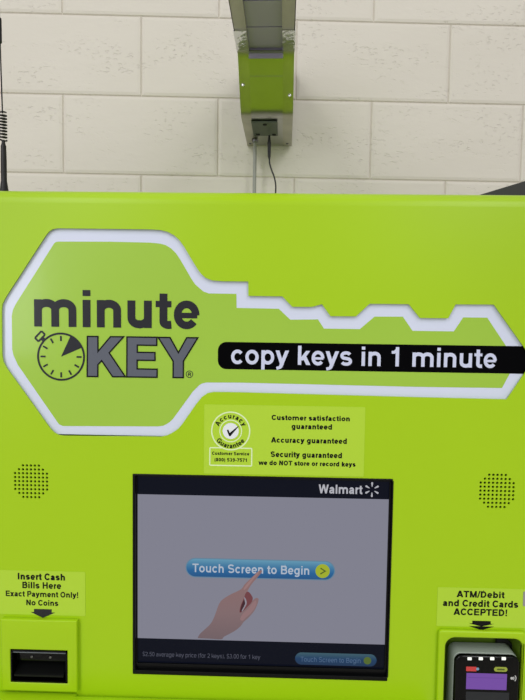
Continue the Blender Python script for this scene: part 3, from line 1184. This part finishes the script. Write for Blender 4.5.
# ---- card reader surround and pocket
xl, xr_ = P(437.2, 640)[0], P(524.0, 640)[0]
ztp = P(480, 628.9)[1]
fr = plate('reader_surround', [rrect(xl, TZ0, xr_, ztp, 0.0045, 5), pocket], -0.006, 0.006, m_green, kiosk, bevel=0.0022, seg=3)
tag(fr, 'raised green rim around the card reader pocket')
V, F = [], []
n = len(pocket)
for yy in (-0.0005, 0.030):
    V += [(p[0], yy, p[1]) for p in pocket]
F = [(i, (i + 1) % n, n + (i + 1) % n, n + i) for i in range(n)]
link('pocket_liner', V, F, mat('shaded_pocket_green', (95, 125, 24), 0.5), fr, smooth=True)  # cabinet green darkened: the pocket's shade is put into the colour
plate('pocket_back', [pocket], 0.030, 0.001, bpy.data.materials['shaded_pocket_green'], fr)
plate('dark_pocket_plate', [pxloop([(497, 637.6), (506, 637.6), (512.5, 645), (518.5, 655), (520.5, 664), (521, 690), (521, 755), (497, 755)], 0.0235)], 0.0235, 0.006, m_dark, fr, bevel=0.0008)  # dark plate behind the terminal, along the right of the pocket

# ---- the card terminal
tx0, tz1 = P(455.3, 657, -0.006)[0], P(487, 656.3, -0.006)[1]
tx1 = P(520.4, 657, -0.006)[0]
tz0 = ZB + 0.012
term = empty('card_terminal', ((tx0 + tx1) / 2, 0.015, tz0), 'grey and glossy black card payment terminal sunk in the right-hand pocket', 'card terminal')
tb = rrect(tx0 - .0002, tz0, tx1 + .0002, tz1 + .0002, 0.0095, 8)
plate('body', [tb], 0.0005, 0.0215, m_termgrey, term, bevel=0.001)
plate('front_cover', [rrect(tx0, tz0, tx1, tz1, 0.0092, 8)], -0.0062, 0.0064, m_termblack, term, bevel=0.0024, seg=4)
yf = -0.0064
m_ind = mat('indicator_white', (230, 232, 228), 0.3, emit=(200, 205, 195), estr=0.8)
for xx in (469.6, 480.8, 492.2, 503.8):
    plate('indicator_light', [pxrect((xx - 2.0, 657.3), (xx + 2.0, 660.1), yf, 0.0005)], yf - .0002, 0.0009, m_ind, term)
pr = plate('logo_strip', [pxrect((466.2, 666.6), (476.4, 671.4), yf, 0.0008)], yf, 0.0002, mat('red_print', (206, 62, 62), 0.4), term)
plate('blue_dot', [circ(*P(477.6, 668.9, yf), 0.0018, 16)], yf - .0002, 0.0002, mat('blue_print', (120, 160, 190), 0.4), term)
plate('green_key', [pxrect((494.2, 666.9), (507.3, 671.9), yf, 0.0028)], yf, 0.0003, mat('olive_print', (158, 172, 62), 0.4), term)
plate('green_key_mark', [pxrect((497, 668.6), (504.6, 670.2), yf, 0.0008)], yf - .0003, 0.0002, mat('dark_olive_print', (80, 92, 30), 0.4), term)
sc = plate('terminal_screen', [pxrect((466.6, 673.0), (506.4, 690.2), yf)], yf, 0.0003, screen_mat('screen_violet', (116, 78, 160)), term)
tag(sc, 'lit violet screen')
plate('screen_line', [pxrect((468, 677.4), (504, 678.2), yf)], yf - .0002, 0.0001, screen_mat('screen_violet_dark', (88, 58, 128)), sc)
plate('keypad_panel', [pxrect((466.0, 691.5), (507, 745), yf)], yf, 0.0002, mat('dark_blue_plastic', (26, 30, 36), 0.4), term)
c = P(511.8, 678.2, yf)
px = P(512.8, 678.2, yf)[0] - c[0]
wv = []
for r_ in (2.2, 4.2):
    wv += ribbon([(c[0] + r_ * px * math.cos(math.radians(a)), c[1] + r_ * px * math.sin(math.radians(a))) for a in range(-45, 46, 15)], 0.9 * px)
wv += fan(circ(c[0], c[1], 1.5 * px, 10))
put_polys('contactless_mark', wv, yf - .0001, mat('grey_mark', (190, 190, 190), 0.4), term)

# ---------------------------------------------------------------- cable antenna on the kiosk's top, left
ay = 0.045
ab = P(3.2, 190, ay)
ant = empty('whip_antenna', (ab[0], ay, ZT), 'thin black whip antenna with spring coil on kiosk top at far left', 'antenna')


def az(py, px_=1.9):
    return P(px_, py, ay)[1]


k = 0.00128
V, F = lathe([(0.0078, 0), (0.0078, 0.003), (0.0056, 0.0055), (0.0042, az(184) - ZT), (0.0036, az(181) - ZT), (0.0036, az(160) - ZT), (0.0035, az(158) - ZT),
              (0.0033, az(146) - ZT), (0.0023, az(144) - ZT), (0.002, az(140) - ZT)], ab[0] + .0012, ay, 'z', 20, ZT)
link('base', V, F, m_rubber, ant, smooth=True)
z_a, z_b = az(140.5), az(112.5)
pts = []
turns = 9
for i in range(turns * 16 + 1):
    a = 2 * PI * i / 16
    pts.append((ab[0] + .0005 + 0.0046 * math.cos(a), ay + 0.0046 * math.sin(a), z_a + (z_b - z_a) * i / (turns * 16)))
V, F = tube(pts, 0.0010, 8)
link('spring_coil', V, F, m_antwire, ant, smooth=True)
V, F = tube([(ab[0] + .0005, ay, z_b - .001), (ab[0] - .0008, ay, az(60)), (ab[0] - .0032, ay, az(-60))], 0.00085, 8)
link('rod', V, F, m_antwire, ant, smooth=True)
xs_ = ab[0] - .0014
V, F = tube([(xs_, ay, az(43.5)), (xs_ - .0001, ay, az(42.5)), (xs_ - .0003, ay, az(18.5)), (xs_ - .0003, ay, az(17.5))], [0.0014, 0.0025, 0.0025, 0.0014], 12)
link('sleeve', V, F, m_rubber, ant, smooth=True)

# ---------------------------------------------------------------- dark slanted cover on the kiosk's top, right
ya = 0.10
a, b_ = P(488, 193.3, ya), P(525, 181.8, ya)
sl = (b_[1] - a[1]) / (b_[0] - a[0])
xz0 = a[0] - (a[1] - ZT) / sl
x_e = KX1 - 0.004
prof = [(xz0, ZT + .0002), (x_e, ZT + .0002), (x_e, a[1] + sl * (x_e - a[0]) - .002), (x_e - .003, a[1] + sl * (x_e - a[0])), (xz0, ZT + .0018)]
m_ = len(prof)
V = [(p[0], ya, p[1]) for p in prof] + [(p[0], ya + .22, p[1]) for p in prof]
F = [tuple(range(m_)), tuple(range(m_, 2 * m_))] + [(i, (i + 1) % m_, m_ + (i + 1) % m_, m_ + i) for i in range(m_)]
tag(link('slanted_cover', V, F, m_slant), 'dark grey slanted wedge cover on kiosk top at far right', 'cover')

# ---------------------------------------------------------------- metal cable duct coming out of the wall
dax, day = -0.0195, 0.79                        # middle of the duct at the wall
DANG = math.radians(1.15)
duct = empty('cable_duct', (dax, day, 1.95), 'square galvanised metal cable duct above the kiosk, reflecting its green', 'duct')
DW = 0.0585


def dpt(u, v, z):
    """u across, v towards the room from the wall"""
    return (dax + u * math.cos(DANG) - v * math.sin(DANG), day - v * math.cos(DANG) - u * math.sin(DANG), z)


ZD, ZU = 1.958, 2.05
vv = day - (1.125 - 0.635)                       # where the level run meets the slanted elbow
EB = (day - (1.215 - 0.635), ZD)                 # sharp corner before rounding
ET = (vv, ZU)
_d = Vector((ET[0] - EB[0], ET[1] - EB[1])).normalized()
low = [(0.0, ZD)]
for k in range(0, 9):
    t = k / 8
    a, b_, c = Vector((EB[0] - 0.026, ZD)), Vector(EB), Vector(EB) + _d * 0.026
    q = a * (1 - t) ** 2 + b_ * 2 * t * (1 - t) + c * t * t
    low.append((q.x, q.y))
low += [(EB[0] + _d.x * 0.075, EB[1] + _d.y * 0.075), (ET[0] - 0.012, ET[1] - 0.0125), (ET[0] - 0.003, ET[1] - 0.005), (ET[0] + 0.008, ET[1] - 0.002)]


def strip(prof, u0, u1, t):
    """bent sheet following prof (v, z) with thickness t upwards/backwards"""
    inn = []
    n = len(prof)
    for i, p in enumerate(prof):
        a = Vector(prof[max(i - 1, 0)])
        b_ = Vector(prof[min(i + 1, n - 1)])
        d = (b_ - a).normalized()
        inn.append((p[0] - d.y * t, p[1] + d.x * t))
    V, F = [], []
    for u in (u0, u1):
        V += [dpt(u, p[0], p[1]) for p in prof] + [dpt(u, p[0], p[1]) for p in inn]
    m = 2 * n
    for i in range(n - 1):
        F += [(i, i + 1, m + i + 1, m + i), (n + i, m + n + i, m + n + i + 1, n + i + 1), (i, n + i, n + i + 1, i + 1), (m + i, m + i + 1, m + n + i + 1, m + n + i)]
    F += [(0, m, m + n, n), (n - 1, 2 * n - 1, m + 2 * n - 1, m + n - 1)]
    return V, F


RW = 0.023
V, F = strip(low, -DW + RW, DW - RW, 0.003)
link('elbow_panel', V, F, m_metal, duct, smooth=True)
lowr = [(p[0] + (0.0015 if i > 4 else 0.0), p[1] - (0.0015 if i < 6 else 0.0)) for i, p in enumerate(low)]
for s in (-1, 1):
    V, F = strip(lowr, s * DW if s < 0 else DW - RW, -DW + RW if s < 0 else DW, 0.0045)
    r_ = link('elbow_rail', V, F, m_rail, duct, smooth=True)
    # side wall of the elbow
    sp = [(p[0], p[1]) for p in low] + [(vv, ZU + 0.1), (0, ZU + 0.1)]
    m_ = len(sp)
    u0, u1 = (s * DW, s * (DW - 0.0015))
    V = [dpt(u0, p[0], p[1] + .0002) for p in sp] + [dpt(u1, p[0], p[1] + .0002) for p in sp]
    F = [tuple(range(m_)), tuple(range(m_, 2 * m_))] + [(i, (i + 1) % m_, m_ + (i + 1) % m_, m_ + i) for i in range(m_)]
    link('elbow_side', V, F, m_metal, duct)
# overlapping repair plate on the slanted face
def slant(t, o):
    q = Vector(EB) + _d * t
    return (q.x + _d.y * o, q.y - _d.x * o)


V, F = strip([slant(0.052, 0.0012), slant(0.082, 0.0012)], -DW + RW, DW - RW, 0.001)
link('overlap_plate', V, F, m_metal, duct)
# horizontal run towards the room
def dbox(u0, u1, v0, v1, z0, z1):
    V = [dpt(u, v, z) for u in (u0, u1) for v in (v0, v1) for z in (z0, z1)]
    F = [(0, 1, 3, 2), (4, 6, 7, 5), (0, 4, 5, 1), (2, 3, 7, 6), (0, 2, 6, 4), (1, 5, 7, 3)]
    return V, F


v0, v1 = vv - 0.001, vv + 2.3
for s in (-1, 1):
    a, b_ = sorted((s * DW, s * (DW - RW)))
    V, F = merge(dbox(a, b_, v0, v1, ZU, ZU + 0.012), dbox(*sorted((s * (DW - RW), s * (DW - RW - .0015))), v0, v1, ZU, ZU + 0.02),
                 dbox(*sorted((s * DW, s * (DW - .0015))), v0, v1, ZU, ZU + 0.1))
    link('tray_rail', V, F, m_rail, duct)
for k, (a, b_) in enumerate(((v0, vv + 0.082), (vv + 0.0835, vv + 0.165), (vv + 0.1665, v1))):
    V, F = dbox(-DW + RW, DW - RW, a, b_, ZU + 0.006 + .001 * k, ZU + 0.009)
    link('tray_panel', V, F, m_panelmetal, duct)
V, F = dbox(-DW, DW, 0.0, v1, ZU + 0.1, ZU + 0.102)
link('duct_cover', V, F, m_metal, duct)
V, F = dbox(-DW, DW, v1, v1 + 0.002, ZU, ZU + 0.102)
link('end_cap', V, F, m_metal, duct)
V, F = dbox(-DW + RW, DW - RW, vv + 0.0005, vv + 0.0025, ZU - 0.013, ZU + 0.01)
link('joint_flange', V, F, m_panelmetal, duct)
for s in (-1, 1):
    a, b_ = sorted((s * (DW + .001), s * (DW - RW - .001)))
    bmv = bmesh.new()
    V, F = dbox(a, b_, vv + 0.004, vv + 0.085, ZU - 0.0022, ZU - 0.0004)
    link('joint_strap', V, F, m_strap, duct)
# rivets, screws
for (u, v, z, hz) in ((-DW + 0.009, 0.02, ZD - 0.0016, 1), (DW - 0.012, 0.02, ZD - 0.0016, 1)):
    c = dpt(u, v, z)
    V, F = lathe([(0.0036, 0.0005), (0.0034, -0.001), (0.002, -0.002)], c[0], c[1], 'z', 14, c[2])
    link('screw', V, F, m_screw, duct, smooth=True)
for (u, z) in ((-DW + 0.008, ZU - 0.047), (DW - 0.008, ZU - 0.063)):
    c = dpt(u, vv + 0.0036 - (ZU - z) * 0.98, z)
    V, F = lathe([(0.0036, 0.001), (0.0034, -0.0008), (0.0018, -0.002)], c[0], c[2], 'y', 14, c[1])
    link('rivet', V, F, m_strap, duct, smooth=True)

# outlet fixed under the duct
oz = ZD - 0.0018
V, F = dbox(-0.037, 0.023, 0.088, 0.178, oz - 0.0035, oz + 0.0)
outp = link('socket_plate', V, F, m_outlet, duct)
tag(outp, 'dark green-grey socket plate under the duct')
for u, v in ((-0.026, 0.098), (0.014, 0.098), (-0.006, 0.165)):
    c = dpt(u, v, oz - .0035)
    V, F = lathe([(0.005, 0.0005), (0.0048, -0.0015), (0.003, -0.002)], c[0], c[1], 'z', 14, c[2])
    link('socket', V, F, m_dark, outp, smooth=True)

# power cord hanging from the outlet
s0 = dpt(-0.006, 0.11, oz - .004)


def Q(px_, py_, y):
    a, b_ = P(px_, py_, y)
    return (a, y, b_)


py0 = s0[1]
cord = empty('power_cord', Q(270, 190, py0), 'black power cord with plug hanging from the duct beside the conduit', 'cord')
cs = [Q(269.3, 135.5, py0), Q(269.3, 139, py0), Q(269.2, 143, py0), Q(269.2, 146, py0), Q(269.2, 156, py0), Q(269.4, 160, py0)]
V, F = tube(cs, [0.0026, 0.0032, 0.0048, 0.0042, 0.0038, 0.0018], 14)
link('plug', V, F, m_rubber, cord, smooth=True)
cp = [(269.4, 159.5), (269.8, 164), (271.6, 170), (274.2, 177), (275.6, 184), (275.7, 191), (274.9, 205), (275.5, 240)]
pts = [Q(a, b_, py0 + 0.0) for a, b_ in cp]
V, F = tube(catmull(pts, 6, False), 0.0019, 10)
link('cable', V, F, m_rubber, cord, smooth=True)

# grey conduit running down the wall from the duct
cx_, cy_ = dpt(-0.0385, 0.05, 0)[:2]
a = P(254.8, 160, cy_)
V, F = tube([(a[0], cy_, ZD - 0.002), (a[0] - .0004, cy_, 1.6), (a[0] - .0006, cy_, 0.3)], 0.0046, 16)
cnd = empty('wall_conduit', (a[0], cy_, 0.3), 'thin grey straight conduit dropping from the duct behind the kiosk', 'conduit')
link('pipe', V, F, m_conduit, cnd, smooth=True)
V, F = lathe([(0.0075, 0), (0.0075, -0.006), (0.006, -0.008)], a[0], cy_, 'z', 16, ZD - 0.002)
link('end_fitting', V, F, m_screw, cnd, smooth=True)
